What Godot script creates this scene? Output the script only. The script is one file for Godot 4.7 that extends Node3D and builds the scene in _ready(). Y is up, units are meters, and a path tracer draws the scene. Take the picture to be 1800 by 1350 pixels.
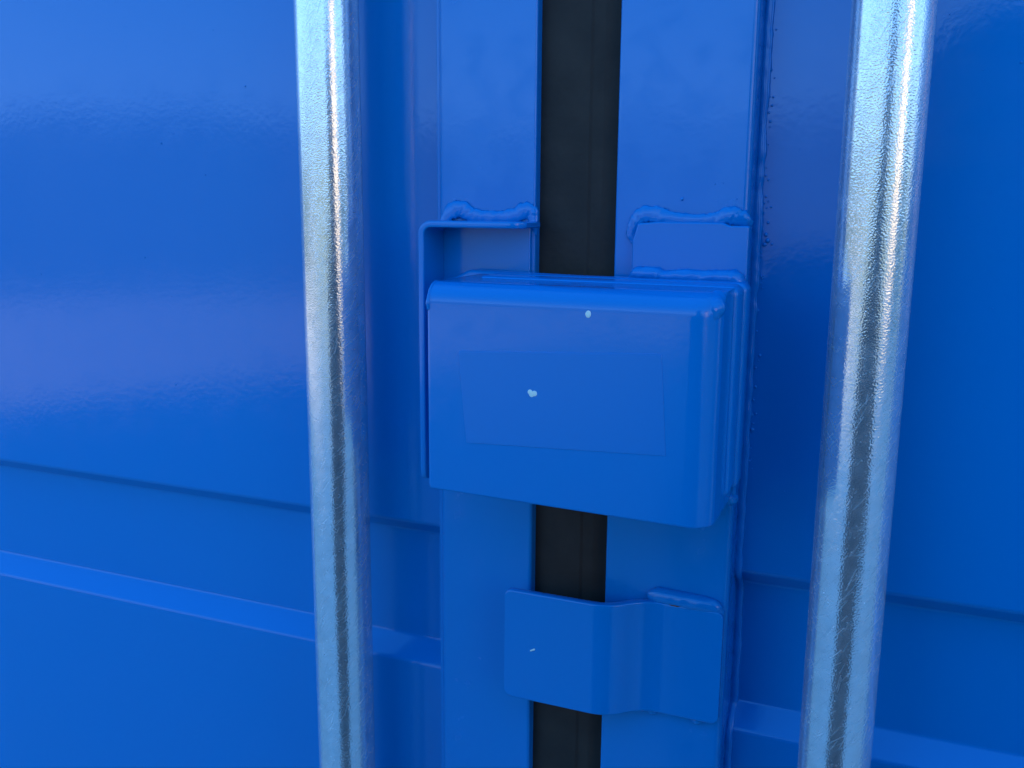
extends Node3D
# Close-up of the meeting doors of a blue steel container: lock box, strap, gasket, two galvanised bars.
# Door faces look along +z, the face of the door frames is z = 0. Metres. E is the height of the lens above the ground.

const E := 1.56
var rng := RandomNumberGenerator.new()
var wob := FastNoiseLite.new()
var M := {}

# ------------------------------------------------------------------ naming helpers
var taken := {}

func numbered(called: String, under: Node) -> String:
	var key := str(under.get_instance_id()) + called
	taken[key] = taken.get(key, 0) + 1
	return called if taken[key] == 1 else "%s_%03d" % [called, taken[key] - 1]

func thing(called: String, label: String, category: String, at := Vector3.ZERO, group := "") -> Node3D:
	var o := Node3D.new()
	o.name = numbered(called, self)
	o.position = at
	o.set_meta("label", label)
	o.set_meta("category", category)
	o.set_meta("kind", "thing")
	if group != "":
		o.set_meta("group", group)
	add_child(o, true)
	return o

func obj(called: String, st: SurfaceTool, m: Material, parent: Node = self, label := "") -> MeshInstance3D:
	var o := MeshInstance3D.new()
	o.name = numbered(called, parent)
	st.set_material(m)
	o.mesh = st.commit()
	if label != "":
		o.set_meta("label", label)
	parent.add_child(o, true)
	return o

func struct(called: String, st: SurfaceTool, m: Material) -> MeshInstance3D:
	var o := obj(called, st, m)
	o.set_meta("kind", "structure")
	return o

# ------------------------------------------------------------------ shape helpers
func begin() -> SurfaceTool:
	var st := SurfaceTool.new()
	st.begin(Mesh.PRIMITIVE_TRIANGLES)
	return st

func quad(st: SurfaceTool, a: Vector3, b: Vector3, c: Vector3, d: Vector3) -> void:
	for p: Vector3 in [a, b, c, a, c, d]:
		st.add_vertex(p)

# rows of equally many points joined into a sheet; closed joins the last point of a row to its first
func sheet(st: SurfaceTool, rows: Array, closed := false, flip := false) -> void:
	for i in rows.size() - 1:
		var r: PackedVector3Array = rows[i]
		var s: PackedVector3Array = rows[i + 1]
		var n := r.size()
		for k in (n if closed else n - 1):
			var k2 := (k + 1) % n
			if flip:
				quad(st, r[k], s[k], s[k2], r[k2])
			else:
				quad(st, r[k], r[k2], s[k2], s[k])

func fan(st: SurfaceTool, ring: PackedVector3Array, flip := false) -> void:
	var c := Vector3.ZERO
	for p in ring:
		c += p
	c /= ring.size()
	for k in ring.size():
		var a := ring[k]
		var b := ring[(k + 1) % ring.size()]
		for p: Vector3 in ([c, b, a] if flip else [c, a, b]):
			st.add_vertex(p)

func finish(st: SurfaceTool, smooth := true) -> SurfaceTool:
	if not smooth:
		st.set_smooth_group(-1)
	st.generate_normals()
	return st

# a polygon with each corner rounded by its own radius; corners are Vector3(x, y, radius)
func rounded(corners: Array, seg := 5) -> PackedVector2Array:
	var out := PackedVector2Array()
	var n := corners.size()
	for i in n:
		var p := Vector2(corners[i].x, corners[i].y)
		var a := Vector2(corners[(i + n - 1) % n].x, corners[(i + n - 1) % n].y)
		var b := Vector2(corners[(i + 1) % n].x, corners[(i + 1) % n].y)
		var r: float = corners[i].z
		if r <= 0.0:
			out.append(p)
			continue
		var u := (a - p).normalized()
		var v := (b - p).normalized()
		var half := acos(clampf(u.dot(v), -1, 1)) / 2.0
		var t := r / tan(half)
		var c := p + (u + v).normalized() * (r / sin(half))
		var a0 := (p + u * t - c).angle()
		var da := wrapf((p + v * t - c).angle() - a0, -PI, PI)
		out.append(p + u * (t + 0.0005))
		for k in seg + 1:
			out.append(c + Vector2.from_angle(a0 + da * k / seg) * r)
		out.append(p + v * (t + 0.0005))
	return out

# outline in x, z swept up y from y0 to y1; sharp corners of the outline stay sharp because runs are split by smooth groups
func prism_y(st: SurfaceTool, outline: PackedVector2Array, y0: float, y1: float, steps := 1) -> void:
	var rows := []
	for s in steps + 1:
		var row := PackedVector3Array()
		for p in outline:
			row.append(Vector3(p.x, lerpf(y0, y1, float(s) / steps), p.y))
		rows.append(row)
	st.set_smooth_group(0)
	sheet(st, rows, true)
	st.set_smooth_group(1)
	fan(st, rows[0], true)
	fan(st, rows[-1])
	st.set_smooth_group(0)

# a plate with an outline in x, y, from z0 to z1, its front edge rolled over by bevel
func plate(st: SurfaceTool, outline: PackedVector2Array, z0: float, z1: float, bevel := 0.0008) -> void:
	var c := Vector2.ZERO
	for p in outline:
		c += p
	c /= outline.size()
	var rows := []
	for k in [[0.0, z0], [0.0, z1 - bevel], [0.3, z1 - bevel * 0.3], [1.0, z1]]:
		var row := PackedVector3Array()
		for i in outline.size():
			var p := outline[i]
			var t := (outline[(i + 1) % outline.size()] - outline[(i + outline.size() - 1) % outline.size()]).normalized()
			var nn := Vector2(-t.y, t.x)
			if nn.dot(c - p) < 0:
				nn = -nn
			var q: Vector2 = p + nn * bevel * float(k[0])
			row.append(Vector3(q.x, q.y, k[1]))
		rows.append(row)
	st.set_smooth_group(0)
	sheet(st, rows, true)
	st.set_smooth_group(1)
	fan(st, rows[-1])
	fan(st, rows[0], true)
	st.set_smooth_group(0)

# a bent strip of sheet metal: path in 2D, its thickness to the right of travel, lo/hi give its two borders at each point;
# put(p2, w) turns a path point and a place across the strip into space
func strip(st: SurfaceTool, path: PackedVector2Array, thick: float, lo: PackedFloat32Array, hi: PackedFloat32Array, put: Callable, b := 0.0009) -> void:
	var rows := []
	var n := path.size()
	var side := signf(thick)
	thick = absf(thick)
	for i in n:
		var t := (path[mini(i + 1, n - 1)] - path[maxi(i - 1, 0)]).normalized()
		var nn := Vector2(t.y, -t.x) * side
		var row := PackedVector3Array()
		var e := 0.0
		var h := 0.0005
		if i == 0 or i == n - 1:
			e = b
		for k: Vector2 in [Vector2(0, b + h), Vector2(0, b), Vector2(b * 0.3, b * 0.3), Vector2(b, 0), Vector2(thick - b, 0), Vector2(thick - b * 0.3, b * 0.3), Vector2(thick, b), Vector2(thick, b + h)]:
			row.append(put.call(path[i] + nn * clampf(k.x, e, thick - e), lo[i] + k.y))
		for k: Vector2 in [Vector2(thick, b + h), Vector2(thick, b), Vector2(thick - b * 0.3, b * 0.3), Vector2(thick - b, 0), Vector2(b, 0), Vector2(b * 0.3, b * 0.3), Vector2(0, b), Vector2(0, b + h)]:
			row.append(put.call(path[i] + nn * clampf(k.x, e, thick - e), hi[i] - k.y))
		rows.append(row)
	st.set_smooth_group(0)
	sheet(st, rows, true)
	st.set_smooth_group(1)
	fan(st, rows[0], true)
	fan(st, rows[-1])
	st.set_smooth_group(0)

# a bead of weld: a lumpy tube along a path, with a radius at each point, flattened along z
func bead(st: SurfaceTool, path: PackedVector3Array, radii: PackedFloat32Array, flat := 0.6, rough := 0.12, sides := 14, fine := 6) -> void:
	var pts := PackedVector3Array()
	var rs := PackedFloat32Array()
	for i in path.size() - 1:
		for k in fine:
			var f := float(k) / fine
			pts.append(path[i].cubic_interpolate(path[i + 1], path[maxi(i - 1, 0)], path[mini(i + 2, path.size() - 1)], f))
			rs.append(lerpf(radii[i], radii[i + 1], f * f * (3.0 - 2.0 * f)))
	pts.append(path[-1])
	rs.append(radii[-1])
	var rows := []
	var n := pts.size()
	for i in range(-3, n + 3):
		var j := clampi(i, 0, n - 1)
		var t := (pts[mini(j + 1, n - 1)] - pts[maxi(j - 1, 0)]).normalized()
		var side := t.cross(Vector3(0, 0, 1))
		if side.length() < 0.2:
			side = Vector3(1, 0, 0)
		side = side.normalized()
		var up := side.cross(t).normalized()
		var r := rs[j]
		var c := pts[j]
		if i < 0:
			c -= t * r * sin(-i / 3.0 * PI / 2) * 0.9
			r *= maxf(cos(-i / 3.0 * PI / 2), 0.02)
		elif i >= n:
			c += t * r * sin((i - n + 1) / 3.0 * PI / 2) * 0.9
			r *= maxf(cos((i - n + 1) / 3.0 * PI / 2), 0.02)
		var row := PackedVector3Array()
		for k in sides:
			var a := TAU * k / sides
			var q := c + (side * cos(a) + up * sin(a)) * r
			var lump := 1.0 + rough * wob.get_noise_3dv(q * 5200.0) + rough * 0.8 * wob.get_noise_3dv(q * 1700.0 + Vector3(31, 7, 3))
			var d := (side * cos(a) + up * sin(a)) * r * lump
			d.z *= flat
			row.append(c + d)
		rows.append(row)
	sheet(st, rows, true)

func drop(st: SurfaceTool, at: Vector3, r: float, sq := Vector3.ONE, sides := 8) -> void:
	var rows := []
	for i in 6:
		var v := PI * i / 5.0
		var row := PackedVector3Array()
		for k in sides:
			var a := TAU * k / sides
			row.append(at + Vector3(cos(a) * sin(v), cos(v), sin(a) * sin(v)) * sq * r)
		rows.append(row)
	sheet(st, rows, true)

func pv(a: Array) -> PackedVector3Array:
	var o := PackedVector3Array()
	for p: Vector3 in a:
		o.append(p)
	return o

# ------------------------------------------------------------------ materials
func noise_tex(freq: float, seed_: int, size := 1024, normal := false, strength := 4.0, ramp: Gradient = null, octaves := 4, kind := FastNoiseLite.TYPE_SIMPLEX_SMOOTH) -> NoiseTexture2D:
	var n := FastNoiseLite.new()
	n.noise_type = kind
	n.seed = seed_
	n.frequency = freq
	n.fractal_octaves = octaves
	var t := NoiseTexture2D.new()
	t.noise = n
	t.width = size
	t.height = size
	t.seamless = true
	t.as_normal_map = normal
	t.bump_strength = strength
	if ramp:
		t.color_ramp = ramp
	return t

func ramp(stops: Array) -> Gradient:
	var g := Gradient.new()
	var off := PackedFloat32Array()
	var col := PackedColorArray()
	for s in stops:
		off.append(s[0])
		col.append(s[1] if s[1] is Color else Color(s[1], s[1], s[1]))
	g.offsets = off
	g.colors = col
	return g

func lin(r: float, g: float, b: float) -> Color:
	return Color(r, g, b).linear_to_srgb()

func mat(c: Color, rough: float, scale := 4.0) -> StandardMaterial3D:
	var m := StandardMaterial3D.new()
	m.albedo_color = c
	m.roughness = rough
	m.uv1_triplanar = true
	m.uv1_world_triplanar = true
	m.uv1_scale = Vector3.ONE * scale
	return m

func paint(rough_lo: float, rough_hi: float, peel: float, seed_: int, scale := 5.0) -> StandardMaterial3D:
	var m := mat(lin(0.0002, 0.212, 0.54), 1.0, scale)
	m.roughness_texture = noise_tex(0.006, seed_, 1024, false, 1.0, ramp([[0.0, rough_lo], [0.5, lerpf(rough_lo, rough_hi, 0.25)], [1.0, rough_hi]]), 6)
	m.normal_enabled = true
	m.normal_texture = noise_tex(0.035, seed_ + 5, 1024, true, 3.0, null, 3)
	m.normal_scale = peel
	m.metallic_specular = 0.5
	return m

# blotchy zinc with fine slanting scratches and pin holes
func scratched(seed_: int, lo: Color, hi: Color, bright: Color, dark: Color) -> ImageTexture:
	var n := 1024
	var f := FastNoiseLite.new()
	f.seed = seed_
	f.frequency = 0.018
	f.fractal_octaves = 5
	var im := f.get_seamless_image(n, n)
	im.convert(Image.FORMAT_RGB8)
	for y in n:
		for x in n:
			im.set_pixel(x, y, lo.lerp(hi, im.get_pixel(x, y).r))
	var g := RandomNumberGenerator.new()
	g.seed = 900
	for i in 2600:
		var p := Vector2(g.randf() * n, g.randf() * n)
		var long := g.randf_range(8, 44)
		var dir := Vector2.from_angle(g.randfn(-1.0, 0.22))
		var c := bright if g.randf() < 0.6 else dark
		var much := g.randf_range(0.15, 0.55)
		for k in int(long):
			var x := posmod(int(p.x + dir.x * k), n)
			var y := posmod(int(p.y + dir.y * k), n)
			im.set_pixel(x, y, im.get_pixel(x, y).lerp(c, much))
			im.set_pixel((x + 1) % n, y, im.get_pixel((x + 1) % n, y).lerp(c, much * 0.8))
	for i in 2600:
		var x := g.randi_range(1, n - 2)
		var y := g.randi_range(1, n - 2)
		var c := bright if g.randf() < 0.5 else dark
		for d: Vector2i in [Vector2i(0, 0), Vector2i(1, 0), Vector2i(0, 1), Vector2i(1, 1), Vector2i(-1, 0)]:
			im.set_pixel(x + d.x, y + d.y, im.get_pixel(x + d.x, y + d.y).lerp(c, 0.6))
	return ImageTexture.create_from_image(im)

func make_materials() -> void:
	M.panel = paint(0.09, 0.16, 0.04, 3)
	M.frame = paint(0.09, 0.24, 0.04, 11, 7.0)
	M.frame.roughness_texture = noise_tex(0.005, 12, 1024, false, 1.0, ramp([[0.0, 0.10], [0.4, 0.13], [1.0, 0.30]]), 7)
	M.part = paint(0.11, 0.20, 0.05, 21, 9.0)
	M.weld = paint(0.10, 0.18, 0.08, 31, 14.0)
	M.sticker = paint(0.30, 0.38, 0.03, 41, 9.0)
	M.chip = mat(lin(0.86, 0.90, 0.74), 0.7)
	M.rubber = mat(Color.WHITE, 0.62, 6.0)
	M.rubber.metallic_specular = 0.32
	M.rubber.albedo_texture = noise_tex(0.012, 51, 512, false, 1.0, ramp([[0.0, lin(0.034, 0.0245, 0.0185)], [1.0, lin(0.052, 0.037, 0.027)]]), 5)
	M.rubber.normal_enabled = true
	M.rubber.normal_texture = noise_tex(0.06, 53, 512, true, 4.0)
	M.rubber.normal_scale = 0.12
	M.zinc = mat(Color.WHITE, 1.0, 4.5)
	M.zinc.metallic = 1.0
	M.zinc.metallic_texture = scratched(62, Color(0.72, 0.72, 0.72), Color(0.82, 0.82, 0.82), Color(0.35, 0.35, 0.35), Color(0.9, 0.9, 0.9))
	M.zinc.albedo_texture = scratched(61, lin(0.80, 0.785, 0.76), lin(0.95, 0.935, 0.905), lin(0.86, 0.87, 0.88), lin(0.40, 0.42, 0.45))
	M.zinc.roughness_texture = scratched(63, Color(0.11, 0.11, 0.11), Color(0.20, 0.20, 0.20), Color(0.42, 0.42, 0.42), Color(0.32, 0.32, 0.32))
	M.zinc.normal_enabled = true
	M.zinc.normal_texture = noise_tex(0.19, 65, 1024, true, 4.0, null, 2)
	M.zinc.normal_scale = 0.12
	M.concrete = mat(Color.WHITE, 0.9, 0.4)
	M.concrete.albedo_texture = noise_tex(0.01, 71, 512, false, 1.0, ramp([[0.0, lin(0.42, 0.42, 0.40)], [1.0, lin(0.56, 0.555, 0.53)]]), 6)
	M.grass = mat(Color.WHITE, 1.0, 0.3)
	M.grass.albedo_texture = noise_tex(0.02, 81, 512, false, 1.0, ramp([[0.0, lin(0.24, 0.29, 0.12)], [1.0, lin(0.42, 0.43, 0.24)]]), 6)
	M.bush = mat(lin(0.13, 0.17, 0.12), 1.0)
	M.rust = mat(lin(0.13, 0.05, 0.02), 0.9)
	M.cream = mat(lin(0.78, 0.66, 0.5), 0.8)
	M.cloth = mat(lin(0.006, 0.006, 0.008), 0.9)
	M.hair = mat(lin(0.10, 0.075, 0.055), 0.6)
	M.skin = mat(lin(0.45, 0.27, 0.19), 0.55)
	M.phone = mat(lin(0.01, 0.01, 0.012), 0.25)

# ------------------------------------------------------------------ the doors
# the pressed steel sheet of a door: a profile in y, z swept along x, with a pressed recess in view and others above and below
func door_panel(parent: Node, x0: float, x1: float) -> void:
	var zo := -0.019
	var zi := zo - 0.0125
	var prof := []
	prof.append(Vector3(2.65, zo, 0))
	for top: float in [E + 0.66, E - 0.1976, E - 0.66]:
		var low := top - 0.0938
		prof.append(Vector3(top, zo, 0.004))
		prof.append(Vector3(top - 0.0096, zi, 0.003))
		prof.append(Vector3(low + 0.0121, zi, 0.003))
		prof.append(Vector3(low, zo, 0.004))
	prof.append(Vector3(0.3, zo, 0))
	var back := prof.duplicate()
	var pts := PackedVector2Array()
	var n := prof.size()
	# round the open polyline by closing it far behind, then dropping the extra corners
	var loop := prof.duplicate()
	loop.append(Vector3(0.3, -0.2, 0))
	loop.append(Vector3(2.65, -0.2, 0))
	pts = rounded(loop, 6)
	pts.resize(pts.size() - 2)
	var st := begin()
	var rows := []
	for x in [x0, x1]:
		var row := PackedVector3Array()
		for p in pts:
			row.append(Vector3(x, p.x, p.y))
		for k in range(pts.size() - 1, -1, -1):
			row.append(Vector3(x, pts[k].x, pts[k].y - 0.002))
		rows.append(row)
	sheet(st, rows, true)
	obj("panel", finish(st), M.panel, parent)

func door_frame(parent: Node, x0: float, x1: float, r0: float, r1: float) -> void:
	var st := begin()
	prism_y(st, rounded([Vector3(x0, 0, r0), Vector3(x1, 0, r1), Vector3(x1, -0.05, 0.003), Vector3(x0, -0.05, 0.003)]), 0.27, 2.7)
	obj("frame", finish(st), M.frame, parent)

func seam(parent: Node, x: float, z: float, y0: float, y1: float, r: float) -> void:
	var st := begin()
	var path := PackedVector3Array()
	var radii := PackedFloat32Array()
	var n := int((y1 - y0) / 0.006)
	for i in n + 1:
		var y := lerpf(y0, y1, float(i) / n)
		var deep := 0.0
		if y < E - 0.1976 and y > E - 0.2914:
			deep = clampf(minf(E - 0.1976 - y, y - (E - 0.2914)) / 0.0106, 0, 1) * 0.0125
		path.append(Vector3(x + 0.0004 * wob.get_noise_1d(y * 900.0), y, z - deep))
		radii.append(r * (1.0 + 0.3 * wob.get_noise_1d(y * 2600.0 + 40.0)))
	bead(st, path, radii, 0.8, 0.12, 10, 3)
	obj("weld_seam", finish(st), M.weld, parent)

# specks of dust caught in the paint of a panel
func nibs(parent: Node, spots: Array, x0: float, x1: float, y0: float, y1: float, count: int) -> void:
	var st := begin()
	for p: Vector2 in spots:
		drop(st, Vector3(p.x, E + p.y, -0.019), 0.0006, Vector3(1, 1, 0.8))
	for i in count:
		var p := Vector2(rng.randf_range(x0, x1), rng.randf_range(y0, y1))
		if p.y < -0.19 and p.y > -0.3:
			continue
		drop(st, Vector3(p.x, E + p.y, -0.019), rng.randf_range(0.00018, 0.0004), Vector3(1, 1, 0.8))
	var o := obj("paint_speck", finish(st), M.weld, parent)
	o.set_meta("kind", "stuff")

func left_door() -> void:
	var t := thing("container_door", "blue steel container door with the folded angle bracket and black gasket", "container door")
	door_panel(t, -1.36, -0.2415)
	door_frame(t, -0.243, -0.185, 0.004, 0.0015)
	nibs(t, [Vector2(-0.384, 0.067), Vector2(-0.452, 0.034), Vector2(-0.418, 0.014), Vector2(-0.452, -0.125), Vector2(-0.472, -0.04)], -0.64, -0.26, -0.45, 0.12, 46)
	var st := begin()
	prism_y(st, rounded([Vector3(-0.2449, -0.0028, 0.0009), Vector3(-0.2420, -0.0028, 0.0), Vector3(-0.2420, -0.0065, 0.0), Vector3(-0.2449, -0.0065, 0.0009)]), 0.3, 2.65)
	obj("edge_lip", finish(st), M.part, t)
	seam(t, -0.2442, -0.0185, E - 0.6, E + 0.6, 0.0022)
	# black rubber gasket, softly ribbed
	st = begin()
	prism_y(st, rounded([Vector3(-0.1872, -0.007, 0.001), Vector3(-0.1745, -0.0052, 0.02), Vector3(-0.1575, -0.0044, 0.001), Vector3(-0.1560, -0.0051, 0.001), Vector3(-0.150, -0.0050, 0.006), Vector3(-0.139, -0.0075, 0.003), Vector3(-0.139, -0.03, 0), Vector3(-0.1872, -0.03, 0)]), 0.27, 2.7)
	obj("gasket", finish(st), M.rubber, t, "black rubber gasket strip in the gap between the two doors")
	# folded angle bracket: flange on top, leg on the left, a thin back plate on the frame
	var br_path := PackedVector2Array()
	var fl := -0.0113
	var xl := -0.2418
	for p: Vector2 in [Vector2(-0.1822, fl), Vector2(-0.1835, fl), Vector2(-0.186, fl), Vector2(-0.192, fl), Vector2(-0.21, fl)]:
		br_path.append(Vector2(p.x, E + p.y))
	var r := 0.0075
	for k in 9:
		var a := PI / 2 + PI / 2 * k / 8.0
		br_path.append(Vector2(xl + r + cos(a) * r, E + fl - r + sin(a) * r))
	for y: float in [-0.05, -0.1, -0.148, -0.1525, -0.154]:
		br_path.append(Vector2(xl, E + y))
	var lo := PackedFloat32Array()
	var hi := PackedFloat32Array()
	for i in br_path.size():
		lo.append(0.0)
		var h := 0.026
		if i == 0: h = 0.0195
		if i == 1: h = 0.0215
		if i == 2: h = 0.0245
		if i == br_path.size() - 1: h = 0.0225
		if i == br_path.size() - 2: h = 0.0252
		hi.append(h)
	st = begin()
	strip(st, br_path, -0.0034, lo, hi, func(p: Vector2, w: float) -> Vector3: return Vector3(p.x, p.y, w), 0.0006)
	var br := obj("angle_bracket", finish(st), M.part, t, "folded steel angle bracket with a flange on top, left of the lock box")
	st = begin()
	plate(st, rounded([Vector3(-0.2387, E - 0.0142, 0), Vector3(-0.1868, E - 0.0142, 0.001), Vector3(-0.1868, E - 0.153, 0.004), Vector3(-0.2387, E - 0.153, 0)]), 0.0, 0.0022)
	obj("back_plate", finish(st), M.part, br)
	st = begin()
	bead(st, pv([Vector3(-0.2385, E - 0.0115, 0.002), Vector3(-0.2335, E - 0.0065, 0.001), Vector3(-0.2275, E - 0.0055, 0.001), Vector3(-0.2225, E - 0.0085, 0.001), Vector3(-0.215, E - 0.0095, 0.001), Vector3(-0.205, E - 0.0095, 0.001), Vector3(-0.197, E - 0.0085, 0.001), Vector3(-0.191, E - 0.006, 0.0005), Vector3(-0.187, E - 0.007, 0)]),
		PackedFloat32Array([0.0022, 0.0046, 0.005, 0.0042, 0.0036, 0.0035, 0.0037, 0.0046, 0.004]), 0.28, 0.24)
	bead(st, pv([Vector3(-0.187, E - 0.007, -0.0005), Vector3(-0.1862, E - 0.012, -0.0005), Vector3(-0.1858, E - 0.018, -0.0012)]), PackedFloat32Array([0.0035, 0.003, 0.0016]), 0.55, 0.15)
	obj("weld_bead", finish(st), M.weld, br)

func right_door() -> void:
	var t := thing("container_door", "blue steel container door behind the right bar, carrying the lock box and the strap plate", "container door")
	door_panel(t, -0.0745, 1.06)
	door_frame(t, -0.141, -0.0733, 0.0015, 0.0032)
	seam(t, -0.0718, -0.0185, E - 0.6, E + 0.6, 0.0025)
	# weld spatter on the panel and frame beside the seam
	var st := begin()
	rng.seed = 77
	for i in 46:
		var y := E + rng.randf_range(-0.14, 0.12)
		var x := -0.0692 + absf(rng.randfn(0.0, 0.0012))
		drop(st, Vector3(x, y, -0.019), rng.randf_range(0.0004, 0.0009))
	for p: Vector3 in [Vector3(-0.0665, E - 0.0105, 0.0008), Vector3(-0.0672, E - 0.0165, 0.0011), Vector3(-0.0662, E - 0.0195, 0.0013), Vector3(-0.0676, E - 0.0215, 0.0012), Vector3(-0.0640, E - 0.0212, 0.0007), Vector3(-0.0655, E - 0.0028, 0.0006), Vector3(-0.0685, E - 0.118, 0.0012), Vector3(-0.0682, E - 0.095, 0.0009)]:
		drop(st, Vector3(p.x, p.y, -0.019), p.z)
	for p: Vector3 in [Vector3(-0.1065, E + 0.0008, 0.0009), Vector3(-0.0905, E + 0.0083, 0.0004), Vector3(-0.0865, E + 0.0086, 0.0003), Vector3(-0.0795, E + 0.001, 0.0004)]:
		drop(st, Vector3(p.x, p.y, 0.0), p.z, Vector3(1, 1, 0.7))
	var sp := obj("weld_spatter", finish(st), M.weld, t)
	sp.set_meta("kind", "stuff")
	nibs(t, [Vector2(0.04, 0.062)], -0.06, 0.1, -0.3, 0.12, 34)
	# the plate that carries the lock box, with its welds
	st = begin()
	plate(st, rounded([Vector3(-0.1272, E - 0.0114, 0.001), Vector3(-0.1165, E - 0.0104, 0.004), Vector3(-0.085, E - 0.0104, 0.004), Vector3(-0.0815, E - 0.0118, 0.004), Vector3(-0.0718, E - 0.0118, 0.0012), Vector3(-0.0718, E - 0.058, 0.001), Vector3(-0.1298, E - 0.058, 0.001), Vector3(-0.1298, E - 0.0205, 0.002)]), 0.0, 0.0062, 0.0007)
	var mp := obj("mounting_plate", finish(st), M.part, t, "flat welded mounting plate above the right half of the lock box")
	st = begin()
	bead(st, pv([Vector3(-0.1305, E - 0.0205, 0.001), Vector3(-0.1318, E - 0.0165, 0.001), Vector3(-0.1302, E - 0.0115, 0.001), Vector3(-0.1262, E - 0.0075, 0.001), Vector3(-0.1195, E - 0.007, 0.001), Vector3(-0.1135, E - 0.0085, 0.0015), Vector3(-0.105, E - 0.0093, 0.0015), Vector3(-0.095, E - 0.0092, 0.0015), Vector3(-0.088, E - 0.0085, 0.001), Vector3(-0.082, E - 0.0068, 0.001), Vector3(-0.0765, E - 0.0085, 0.0005), Vector3(-0.0735, E - 0.0105, -0.001)]),
		PackedFloat32Array([0.0016, 0.0026, 0.0034, 0.0042, 0.0046, 0.0036, 0.003, 0.0029, 0.0036, 0.0046, 0.004, 0.0024]), 0.34, 0.24)
	obj("weld_bead", finish(st), M.weld, mp)
	lock_box(t)
	strap(t)

func box_profile(zf: float, y0: float, y1: float, zb: float, rt: float, rb: float) -> PackedVector2Array:
	return rounded([Vector3(y1, zb, 0), Vector3(y1, zf, rt), Vector3(y0, zf, rb), Vector3(y0, zb, 0)], 10)

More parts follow.
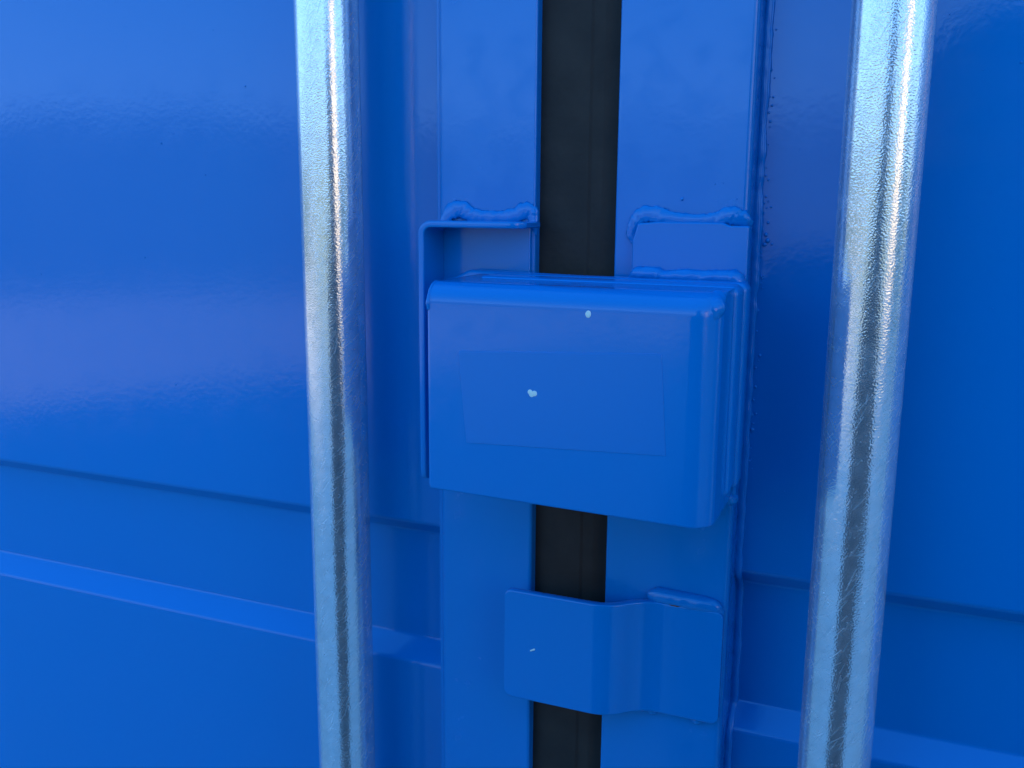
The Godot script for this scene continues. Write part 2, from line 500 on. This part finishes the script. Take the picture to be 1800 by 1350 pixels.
func lock_box(door: Node) -> void:
	var xl := -0.2138
	var xr := -0.0728
	var zf := 0.070
	var zb := 0.0075
	var y1 := E - 0.0395
	var y0 := E - 0.1432
	var r := 0.012
	var rows := []
	var xs := [xl, xl + 0.0012, xl + 0.0018, lerpf(xl, xr, 0.5), xr - r - 0.0006, xr - r]
	for i in xs.size():
		var inset := 0.0009 if i == 0 else 0.0
		var row := PackedVector3Array()
		for p in box_profile(zf - inset, y0 + inset - 0.0028 * (xs[i] - xl) / (xr - xl), y1 - inset, zb, 0.0098, 0.0012):
			row.append(Vector3(xs[i], p.x, p.y))
		rows.append(row)
	for k in range(1, 11):
		var a := PI / 2 * k / 10.0
		var row := PackedVector3Array()
		for p in box_profile(zf - r * (1 - cos(a)), y0 - 0.0028, y1, zb, 0.0098, 0.0012):
			row.append(Vector3(xr - r + r * sin(a), p.x, p.y))
		rows.append(row)
	var st := begin()
	sheet(st, rows, true, true)
	st.set_smooth_group(1)
	fan(st, rows[0])
	fan(st, rows[-1], true)
	var box := obj("lock_box", finish(st), M.part, door, "welded blue lock box with rounded top and right edges, bridging the gasket")
	# sheet at its back, a little taller than the box
	st = begin()
	plate(st, rounded([Vector3(-0.229, E - 0.0425, 0.004), Vector3(-0.219, E - 0.0375, 0.008), Vector3(-0.075, E - 0.0395, 0.002), Vector3(-0.075, E - 0.1445, 0.002), Vector3(-0.227, E - 0.1445, 0.002)]), 0.0064, 0.0115, 0.0015)
	obj("back_plate", finish(st), M.part, box)
	# lips where the cover overlaps the body
	for l in [[0.0075, 0.0185, 0.0036, 0.0012], [0.0185, 0.034, 0.0018, 0.0008]]:
		st = begin()
		plate(st, rounded([Vector3(xl + 0.012, y1 + l[3], 0.001), Vector3(xr + l[2], y1 + l[3], 0.004), Vector3(xr + l[2], y0 + 0.003, 0.003), Vector3(xl + 0.012, y0 + 0.003, 0.001)]), l[0], l[1], 0.0016)
		obj("lip", finish(st), M.part, box)
	# welds: along the plate, up the right side, on both front corners, at the lower right
	st = begin()
	bead(st, pv([Vector3(-0.1295, E - 0.0385, 0.0075), Vector3(-0.126, E - 0.0362, 0.008), Vector3(-0.117, E - 0.0362, 0.008), Vector3(-0.112, E - 0.0372, 0.008), Vector3(-0.104, E - 0.0366, 0.008), Vector3(-0.094, E - 0.0368, 0.008), Vector3(-0.084, E - 0.0366, 0.008), Vector3(-0.0775, E - 0.0372, 0.0075), Vector3(-0.0738, E - 0.041, 0.006)]),
		PackedFloat32Array([0.0015, 0.0032, 0.0034, 0.0028, 0.0034, 0.0032, 0.0034, 0.0042, 0.0032]), 1.0, 0.2)
	obj("weld_bead", finish(st), M.weld, box)
	st = begin()
	var path := PackedVector3Array()
	var radii := PackedFloat32Array()
	for i in 16:
		var y := E - 0.042 - 0.105 * i / 15.0
		path.append(Vector3(-0.0727, y, 0.009 + 0.001 * wob.get_noise_1d(y * 1500)))
		radii.append(0.0022 + 0.0006 * wob.get_noise_1d(y * 2500 + 9))
	bead(st, path, radii, 1.3, 0.14)
	obj("weld_bead", finish(st), M.weld, box)
	st = begin()
	bead(st, pv([Vector3(-0.0762, E - 0.0415, 0.050), Vector3(-0.0766, E - 0.0430, 0.056), Vector3(-0.0775, E - 0.0460, 0.0605), Vector3(-0.0785, E - 0.0490, 0.0622)]), PackedFloat32Array([0.0025, 0.0042, 0.0056, 0.005]), 1.0, 0.06, 18, 8)
	obj("weld_bead", finish(st), M.weld, box)
	st = begin()
	var arc := PackedVector3Array()
	for k in 7:
		var a := PI / 2 * k / 6.0
		arc.append(Vector3(xl + 0.0006, y1 - 0.0098 + 0.0094 * cos(a), zf - 0.0098 + 0.0094 * sin(a)))
	arc.append(Vector3(xl + 0.0008, y1 - 0.0125, zf - 0.0006))
	bead(st, arc, PackedFloat32Array([0.0007, 0.0008, 0.0008, 0.0008, 0.0008, 0.0009, 0.0013, 0.0012]), 1.0, 0.12, 10)
	obj("weld_bead", finish(st), M.weld, box)
	st = begin()
	bead(st, pv([Vector3(-0.0740, E - 0.1465, 0.0125), Vector3(-0.0730, E - 0.1485, 0.010), Vector3(-0.0722, E - 0.1485, 0.006)]), PackedFloat32Array([0.0022, 0.003, 0.0024]), 1.0, 0.16)
	obj("weld_bead", finish(st), M.weld, box)
	# a sticker that was painted over, a hair proud of the front
	st = begin()
	plate(st, rounded([Vector3(-0.1972, E - 0.0721, 0.0004), Vector3(-0.0973, E - 0.0668, 0.0004), Vector3(-0.0937, E - 0.113, 0.0004), Vector3(-0.1927, E - 0.1172, 0.0004)], 3), zf - 0.0003, zf + 0.00022, 0.00015)
	obj("painted_over_sticker", finish(st), M.sticker, box)
	# pale chips in the paint
	chip(box, Vector2(-0.1318, E - 0.0508), [Vector3(0, 0, 0.0014), Vector3(0.0001, 0.0005, 0.0012), Vector3(0, -0.0006, 0.0011)], zf)
	chip(box, Vector2(-0.1584, E - 0.0897), [Vector3(-0.0011, 0.0006, 0.0013), Vector3(0.0011, 0.0001, 0.0014), Vector3(-0.0003, -0.0004, 0.0014)], zf + 0.0002)

func chip(parent: Node, at: Vector2, lobes: Array, z: float) -> void:
	var st := begin()
	for l: Vector3 in lobes:
		drop(st, Vector3(at.x + l.x, at.y + l.y, z), l.z, Vector3(1, 1, 0.16), 12)
	obj("paint_chip", finish(st), M.chip, parent, "small pale chip in the blue paint")

func strap(door: Node) -> void:
	var p := PackedVector2Array()
	var zf := 0.0204
	var zr := 0.0045
	var raw := rounded([Vector3(-0.1928, zf, 0), Vector3(-0.1325, zf, 0.024), Vector3(-0.1165, zr, 0.024), Vector3(-0.0746, zr, 0), Vector3(-0.0746, -0.3, 0), Vector3(-0.1928, -0.3, 0)], 8)
	raw.resize(raw.size() - 2)
	# refine both ends so that the corners can be rounded
	var c := 0.0042
	for k in 7:
		p.append(Vector2(raw[0].x + c * (1 - cos(PI / 2 * k / 6.0)), zf))
	for k in range(1, raw.size() - 1):
		p.append(raw[k])
	for k in 7:
		p.append(Vector2(raw[-1].x - c + c * sin(PI / 2 * k / 6.0), zr))
	var lo := PackedFloat32Array()
	var hi := PackedFloat32Array()
	for q in p:
		var d := minf(q.x - raw[0].x, raw[-1].x - q.x)
		var cut := 0.0
		if d < c:
			cut = c - sqrt(maxf(c * c - (c - d) * (c - d), 0.0))
		lo.append(E - 0.2773 + cut)
		hi.append(E - 0.2128 - cut)
	var st := begin()
	strip(st, p, 0.0045, lo, hi, func(q: Vector2, w: float) -> Vector3: return Vector3(q.x, w, q.y), 0.0008)
	var s := obj("strap_plate", finish(st), M.part, door, "bent strap plate below the lock box, lapping over the gasket")
	st = begin()
	bead(st, pv([Vector3(-0.1135, E - 0.2105, 0.0012), Vector3(-0.109, E - 0.2098, 0.0016), Vector3(-0.098, E - 0.2102, 0.0016), Vector3(-0.088, E - 0.2106, 0.0016), Vector3(-0.0805, E - 0.2112, 0.0014), Vector3(-0.0765, E - 0.2138, 0.001)]), PackedFloat32Array([0.0036, 0.0046, 0.0046, 0.0046, 0.0042, 0.0022]), 0.85, 0.05)
	obj("weld_bead", finish(st), M.weld, s)
	st = begin()
	bead(st, pv([Vector3(-0.1035, E - 0.21285, zr), Vector3(-0.1005, E - 0.2130, zr + 0.0001), Vector3(-0.0972, E - 0.21295, zr)]), PackedFloat32Array([0.0002, 0.00045, 0.0003]), 0.7, 0.5, 8)
	obj("rust_spot", finish(st), M.rust, s, "rusty edge where the paint has chipped")
	for x: float in [-0.1115, -0.0865]:
		st = begin()
		bead(st, pv([Vector3(x - 0.003, E - 0.2776, 0.001), Vector3(x, E - 0.2784, 0.0015), Vector3(x + 0.003, E - 0.2776, 0.001)]), PackedFloat32Array([0.0014, 0.0024, 0.0014]), 0.8, 0.1)
		obj("weld_bead", finish(st), M.weld, s)
	st = begin()
	bead(st, pv([Vector3(-0.1768, E - 0.2468, zf), Vector3(-0.1746, E - 0.2456, zf)]), PackedFloat32Array([0.0004, 0.0005]), 0.6, 0.1, 8)
	obj("paint_scratch", finish(st), M.chip, s)

func bar(x: float, label: String) -> void:
	var t := thing("locking_bar", label, "locking bar", Vector3(x, 0.22, 0.015), "galvanised locking bars")
	var st := begin()
	var rows := []
	for i in 2:
		var row := PackedVector3Array()
		for k in 96:
			var a := TAU * k / 96
			row.append(Vector3(cos(a) * 0.0174, 2.45 * i, -sin(a) * 0.0174))
		rows.append(row)
	sheet(st, rows, true)
	st.set_smooth_group(1)
	fan(st, rows[0], true)
	fan(st, rows[1])
	obj("tube", finish(st), M.zinc, t)

# ------------------------------------------------------------------ the yard that the paint and the zinc mirror
func yard() -> void:
	var st := begin()
	quad(st, Vector3(-90, -0.004, -60), Vector3(90, -0.004, -60), Vector3(90, -0.004, 90), Vector3(-90, -0.004, 90))
	struct("ground", finish(st), M.grass)
	st = begin()
	quad(st, Vector3(-30, 0, -14), Vector3(30, 0, -14), Vector3(30, 0, 12.0), Vector3(-30, 0, 12.0))
	struct("pavement", finish(st), M.concrete)
	# a low bank beyond the yard
	st = begin()
	var rows := []
	for i in 7:
		var row := PackedVector3Array()
		for k in 49:
			var a := PI * (k / 48.0)
			var d := 16.0 + i * 2.4
			var h := 3.3 * sin(PI * i / 6.0) * (1.0 + 0.35 * wob.get_noise_2d(k * 40.0, 5.0))
			row.append(Vector3(cos(a) * d, h - 0.05, sin(a) * d))
		rows.append(row)
	sheet(st, rows)
	struct("hill", finish(st), M.bush)

	# long wall behind the container and a sunlit house end across the yard
	st = begin()
	box(st, Vector3(-8.8, 0, -0.75), Vector3(16, 7.4, -0.45))
	struct("wall", finish(st, false), M.concrete)
	var t := thing("house_wall", "cream rendered house end in full sun across the yard", "house")
	st = begin()
	box(st, Vector3(12.2, 0, 9.5), Vector3(15.2, 5.6, 14.5))
	obj("wall", finish(st, false), M.cream, t)
	st = begin()
	for p: Vector3 in [Vector3(12.0, 5.6, 9.3), Vector3(15.4, 5.6, 9.3), Vector3(13.7, 7.0, 9.3), Vector3(15.4, 5.6, 9.3), Vector3(15.4, 5.6, 14.7), Vector3(13.7, 7.0, 9.3), Vector3(15.4, 5.6, 14.7), Vector3(13.7, 7.0, 14.7), Vector3(13.7, 7.0, 9.3), Vector3(12.0, 5.6, 14.7), Vector3(12.0, 5.6, 9.3), Vector3(13.7, 7.0, 9.3), Vector3(12.0, 5.6, 14.7), Vector3(13.7, 7.0, 9.3), Vector3(13.7, 7.0, 14.7), Vector3(15.4, 5.6, 14.7), Vector3(12.0, 5.6, 14.7), Vector3(13.7, 7.0, 14.7)]:
		st.add_vertex(p)
	obj("roof", finish(st, false), M.bush, t)

func box(st: SurfaceTool, a: Vector3, b: Vector3) -> void:
	quad(st, Vector3(a.x, a.y, b.z), Vector3(a.x, b.y, b.z), b, Vector3(b.x, a.y, b.z))
	quad(st, Vector3(b.x, a.y, a.z), Vector3(b.x, b.y, a.z), Vector3(a.x, b.y, a.z), a)
	quad(st, a, Vector3(a.x, b.y, a.z), Vector3(a.x, b.y, b.z), Vector3(a.x, a.y, b.z))
	quad(st, Vector3(b.x, a.y, b.z), b, Vector3(b.x, b.y, a.z), Vector3(b.x, a.y, a.z))
	quad(st, Vector3(a.x, b.y, b.z), Vector3(a.x, b.y, a.z), Vector3(b.x, b.y, a.z), b)

# ------------------------------------------------------------------ the person taking the picture, mirrored dark in the bars and the paint
# bones are [from, to, radius, radius]; their capsules melt into one surface, meshed as surface nets
func flesh(st: SurfaceTool, bones: Array, cell: float, k: float) -> void:
	var lo := Vector3.INF
	var hi := -Vector3.INF
	for b in bones:
		var m := Vector3.ONE * (maxf(b[2], b[3]) + cell * 3.0)
		lo = lo.min(Vector3(b[0]).min(b[1]) - m)
		hi = hi.max(Vector3(b[0]).max(b[1]) + m)
	var n := Vector3i(((hi - lo) / cell).ceil()) + Vector3i.ONE
	var sum := PackedFloat32Array()
	sum.resize(n.x * n.y * n.z)
	for b in bones:
		var p: Vector3 = b[0]
		var q: Vector3 = b[1]
		var reach := Vector3.ONE * (maxf(b[2], b[3]) + maxf(5.0 * k, cell * 2.0))
		var i0 := Vector3i(((p.min(q) - reach - lo) / cell).floor()).max(Vector3i.ZERO)
		var i1 := Vector3i(((p.max(q) + reach - lo) / cell).ceil()).min(n - Vector3i.ONE)
		var d := q - p
		var dd := maxf(d.length_squared(), 1e-9)
		for z in range(i0.z, i1.z + 1):
			for y in range(i0.y, i1.y + 1):
				for x in range(i0.x, i1.x + 1):
					var w := lo + Vector3(x, y, z) * cell
					var t := clampf((w - p).dot(d) / dd, 0, 1)
					var dist := w.distance_to(p + d * t) - lerpf(b[2], b[3], t)
					sum[(z * n.y + y) * n.x + x] += exp(-dist / k)
	var f := PackedFloat32Array()
	f.resize(sum.size())
	for i in sum.size():
		f[i] = -k * log(sum[i]) if sum[i] > 1e-12 else 1.0
	var vert := {}
	var step := [0, 1, n.x, n.x + 1, n.x * n.y, n.x * n.y + 1, n.x * n.y + n.x, n.x * n.y + n.x + 1]
	var off := [Vector3(0, 0, 0), Vector3(1, 0, 0), Vector3(0, 1, 0), Vector3(1, 1, 0), Vector3(0, 0, 1), Vector3(1, 0, 1), Vector3(0, 1, 1), Vector3(1, 1, 1)]
	var edges := [[0, 1], [0, 2], [0, 4], [1, 3], [1, 5], [2, 3], [2, 6], [3, 7], [4, 5], [4, 6], [5, 7], [6, 7]]
	for z in n.z - 1:
		for y in n.y - 1:
			for x in n.x - 1:
				var i := (z * n.y + y) * n.x + x
				var inside := 0
				for c in 8:
					if f[i + step[c]] < 0.0:
						inside += 1
				if inside == 0 or inside == 8:
					continue
				var acc := Vector3.ZERO
				var cnt := 0
				for e in edges:
					var a := f[i + step[e[0]]]
					var b := f[i + step[e[1]]]
					if (a < 0.0) != (b < 0.0):
						acc += Vector3(off[e[0]]).lerp(off[e[1]], a / (a - b))
						cnt += 1
				vert[i] = lo + (Vector3(x, y, z) + acc / cnt) * cell
	var unit := [1, n.x, n.x * n.y]
	for i: int in vert:
		for ax in 3:
			var u: int = unit[(ax + 1) % 3]
			var v: int = unit[(ax + 2) % 3]
			var a := f[i] < 0.0
			if a == (f[i + unit[ax]] < 0.0):
				continue
			if not (vert.has(i - u) and vert.has(i - v) and vert.has(i - u - v)):
				continue
			if a:
				quad(st, vert[i], vert[i - v], vert[i - u - v], vert[i - u])
			else:
				quad(st, vert[i], vert[i - u], vert[i - u - v], vert[i - v])

func person(at: Vector3) -> void:
	var t := thing("person", "person in dark jacket and trousers holding up a phone to photograph the lock box", "person", at)
	var hands := []
	var sleeves := []
	# right arm raised, its hand closed round the end of the phone
	var sh := Vector3(0.19, 1.42, 0)
	var el := Vector3(0.29, 1.2, -0.09)
	var wr := Vector3(0.075, 1.515, -0.075)
	sleeves.append_array([[Vector3(0.06, 1.44, 0), sh, 0.08, 0.08], [sh, el, 0.072, 0.06], [el, el.lerp(wr, 0.9), 0.06, 0.044]])
	hands.append_array([[el.lerp(wr, 0.8), wr, 0.03, 0.026], [wr, Vector3(0.062, 1.545, -0.11), 0.022, 0.018], [Vector3(0.065, 1.535, -0.11), Vector3(0.063, 1.575, -0.12), 0.015, 0.014]])
	for k in 4:
		var y := 1.532 + 0.0165 * k
		var l: float = [0.8, 0.95, 1.0, 0.9][k]
		hands.append_array([[Vector3(0.065, y, -0.12), Vector3(0.06, y + 0.004, -0.152), 0.0095, 0.009], [Vector3(0.06, y + 0.004, -0.152), Vector3(0.06 - 0.03 * l, y + 0.005, -0.154), 0.009, 0.0075]])
	hands.append_array([[Vector3(0.059, 1.543, -0.108), Vector3(0.04, 1.56, -0.118), 0.013, 0.0105], [Vector3(0.04, 1.56, -0.118), Vector3(0.02, 1.572, -0.121), 0.0105, 0.008]])
	# left arm hanging, fingers slightly curled
	sh = Vector3(-0.19, 1.42, 0)
	el = Vector3(-0.265, 1.13, 0.03)
	wr = Vector3(-0.26, 0.88, -0.05)
	sleeves.append_array([[Vector3(-0.06, 1.44, 0), sh, 0.08, 0.08], [sh, el, 0.072, 0.06], [el, el.lerp(wr, 0.9), 0.06, 0.044]])
	hands.append_array([[el.lerp(wr, 0.8), wr, 0.03, 0.026], [wr, Vector3(-0.258, 0.82, -0.065), 0.024, 0.02]])
	for k in 4:
		var z := -0.098 + 0.02 * k
		var l: float = [0.85, 1.0, 0.95, 0.8][k]
		hands.append_array([[Vector3(-0.258, 0.84, lerpf(z, -0.06, 0.3)), Vector3(-0.256, 0.795, z), 0.011, 0.0095], [Vector3(-0.256, 0.795, z), Vector3(-0.25, 0.795 - 0.038 * l, z), 0.0095, 0.009], [Vector3(-0.25, 0.795 - 0.038 * l, z), Vector3(-0.232, 0.795 - 0.062 * l, z + 0.002), 0.009, 0.0075]])
	hands.append_array([[Vector3(-0.256, 0.85, -0.075), Vector3(-0.245, 0.82, -0.108), 0.013, 0.0105], [Vector3(-0.245, 0.82, -0.108), Vector3(-0.238, 0.79, -0.118), 0.0105, 0.0085]])
	var head := Vector3(0, 1.625, -0.045)
	var st := begin()
	flesh(st, hands, 0.005, 0.002)
	flesh(st, [[Vector3(0, 1.42, 0.015), Vector3(0, 1.55, -0.01), 0.056, 0.052], [head + Vector3(0, 0.03, 0.012), head + Vector3(0, 0.03, 0.012), 0.083, 0.083], [head + Vector3(0, 0.0, -0.02), head + Vector3(0, -0.075, -0.05), 0.068, 0.04],
		[head + Vector3(0, 0.0, -0.085), head + Vector3(0, -0.028, -0.103), 0.008, 0.013], [head + Vector3(-0.02, -0.058, -0.09), head + Vector3(0.02, -0.058, -0.09), 0.008, 0.008],
		[head + Vector3(-0.08, -0.01, 0.01), head + Vector3(-0.083, 0.03, 0.015), 0.011, 0.015], [head + Vector3(0.08, -0.01, 0.01), head + Vector3(0.083, 0.03, 0.015), 0.011, 0.015]], 0.008, 0.008)
	flesh(st, [[Vector3(0, 0.98, 0), Vector3(0, 1.36, 0), 0.08, 0.08]], 0.03, 0.01)
	obj("body", finish(st), M.skin, t)
	for s: float in [-1.0, 1.0]:
		st = begin()
		drop(st, head + Vector3(0.031 * s, 0.008, -0.077), 0.012)
		obj("eye", finish(st), M.phone, t)
	st = begin()
	flesh(st, [[head + Vector3(0, 0.045, 0.022), head + Vector3(0, 0.045, 0.022), 0.09, 0.09], [head + Vector3(0, -0.03, 0.055), head + Vector3(0, 0.03, 0.05), 0.06, 0.075]], 0.01, 0.01)
	obj("hair", finish(st), M.hair, t)
	st = begin()
	sleeves.append_array([[Vector3(-0.07, 1.0, 0), Vector3(-0.085, 1.36, 0), 0.145, 0.13], [Vector3(0.07, 1.0, 0), Vector3(0.085, 1.36, 0), 0.145, 0.13], [Vector3(-0.08, 0.9, 0), Vector3(0.08, 0.9, 0), 0.14, 0.14]])
	flesh(st, sleeves, 0.016, 0.014)
	obj("jacket", finish(st), M.cloth, t)
	st = begin()
	var legs := [[Vector3(-0.07, 0.9, 0), Vector3(0.07, 0.9, 0), 0.115, 0.115]]
	for s: float in [-1.0, 1.0]:
		legs.append_array([[Vector3(0.09 * s, 0.86, 0), Vector3(0.11 * s, 0.48, -0.01), 0.095, 0.066], [Vector3(0.11 * s, 0.48, -0.01), Vector3(0.12 * s, 0.09, 0.01), 0.066, 0.052]])
	flesh(st, legs, 0.016, 0.014)
	obj("trousers", finish(st), M.cloth, t)
	for s: float in [-1.0, 1.0]:
		st = begin()
		flesh(st, [[Vector3(0.12 * s, 0.05, 0.03), Vector3(0.14 * s, 0.04, -0.15), 0.05, 0.04]], 0.012, 0.01)
		obj("shoe", finish(st), M.phone, t)
	# the phone is a thing of its own, held in both hands
	var ph := thing("phone", "black phone held level in one raised hand", "phone", at + Vector3(-0.03, E, -0.128))
	st = begin()
	plate(st, rounded([Vector3(-0.076, 0.037, 0.01), Vector3(0.076, 0.037, 0.01), Vector3(0.076, -0.037, 0.01), Vector3(-0.076, -0.037, 0.01)]), -0.004, 0.004, 0.002)
	obj("case", finish(st), M.phone, ph)

func _ready() -> void:
	# camera, sky, sun, exposure
	var cam := Camera3D.new()
	cam.name = "camera"
	add_child(cam)
	cam.transform = Transform3D(Basis(Vector3(0.92408556, 0.00755747, -0.38211092), Vector3(-0.07962049, 0.98167433, -0.17313603), Vector3(0.37380001, 0.19041637, 0.90775281)).orthonormalized(), Vector3(0, E, 0.48))
	cam.fov = 43.95
	cam.near = 0.02
	cam.far = 400.0
	cam.current = true
	var sky_m := ProceduralSkyMaterial.new()
	sky_m.sky_top_color = lin(0.04, 0.29, 0.86)
	sky_m.sky_horizon_color = lin(0.60, 1.06, 1.70)
	sky_m.sky_curve = 0.15
	sky_m.ground_horizon_color = lin(0.2, 0.2, 0.17)
	sky_m.ground_bottom_color = lin(0.1, 0.1, 0.09)
	var sky := Sky.new()
	sky.sky_material = sky_m
	var env := Environment.new()
	env.background_mode = Environment.BG_SKY
	env.sky = sky
	env.background_energy_multiplier = 1.0
	env.tonemap_mode = Environment.TONE_MAPPER_LINEAR
	env.tonemap_exposure = 1.9
	env.sdfgi_enabled = true
	env.ssao_enabled = true
	env.ssil_enabled = true
	var we := WorldEnvironment.new()
	we.name = "environment"
	we.environment = env
	add_child(we)
	var sun := DirectionalLight3D.new()
	sun.name = "sun"
	sun.light_energy = 1.6
	sun.light_color = Color(1.0, 0.93, 0.82)
	sun.light_angular_distance = 0.5
	sun.shadow_enabled = true
	add_child(sun)
	sun.look_at_from_position(Vector3(-3.85, 4.9, -7), Vector3.ZERO)

	wob.seed = 5
	wob.frequency = 1.0
	wob.fractal_octaves = 2
	wob.frequency = 0.25
	rng.seed = 4
	make_materials()

	yard()
	left_door()
	right_door()
	bar(-0.3020, "galvanised round locking bar on the left door, left of the lock box")
	bar(-0.0143, "galvanised round locking bar on the right door, right of the lock box")
	person(Vector3(0.08, 0, 0.62))
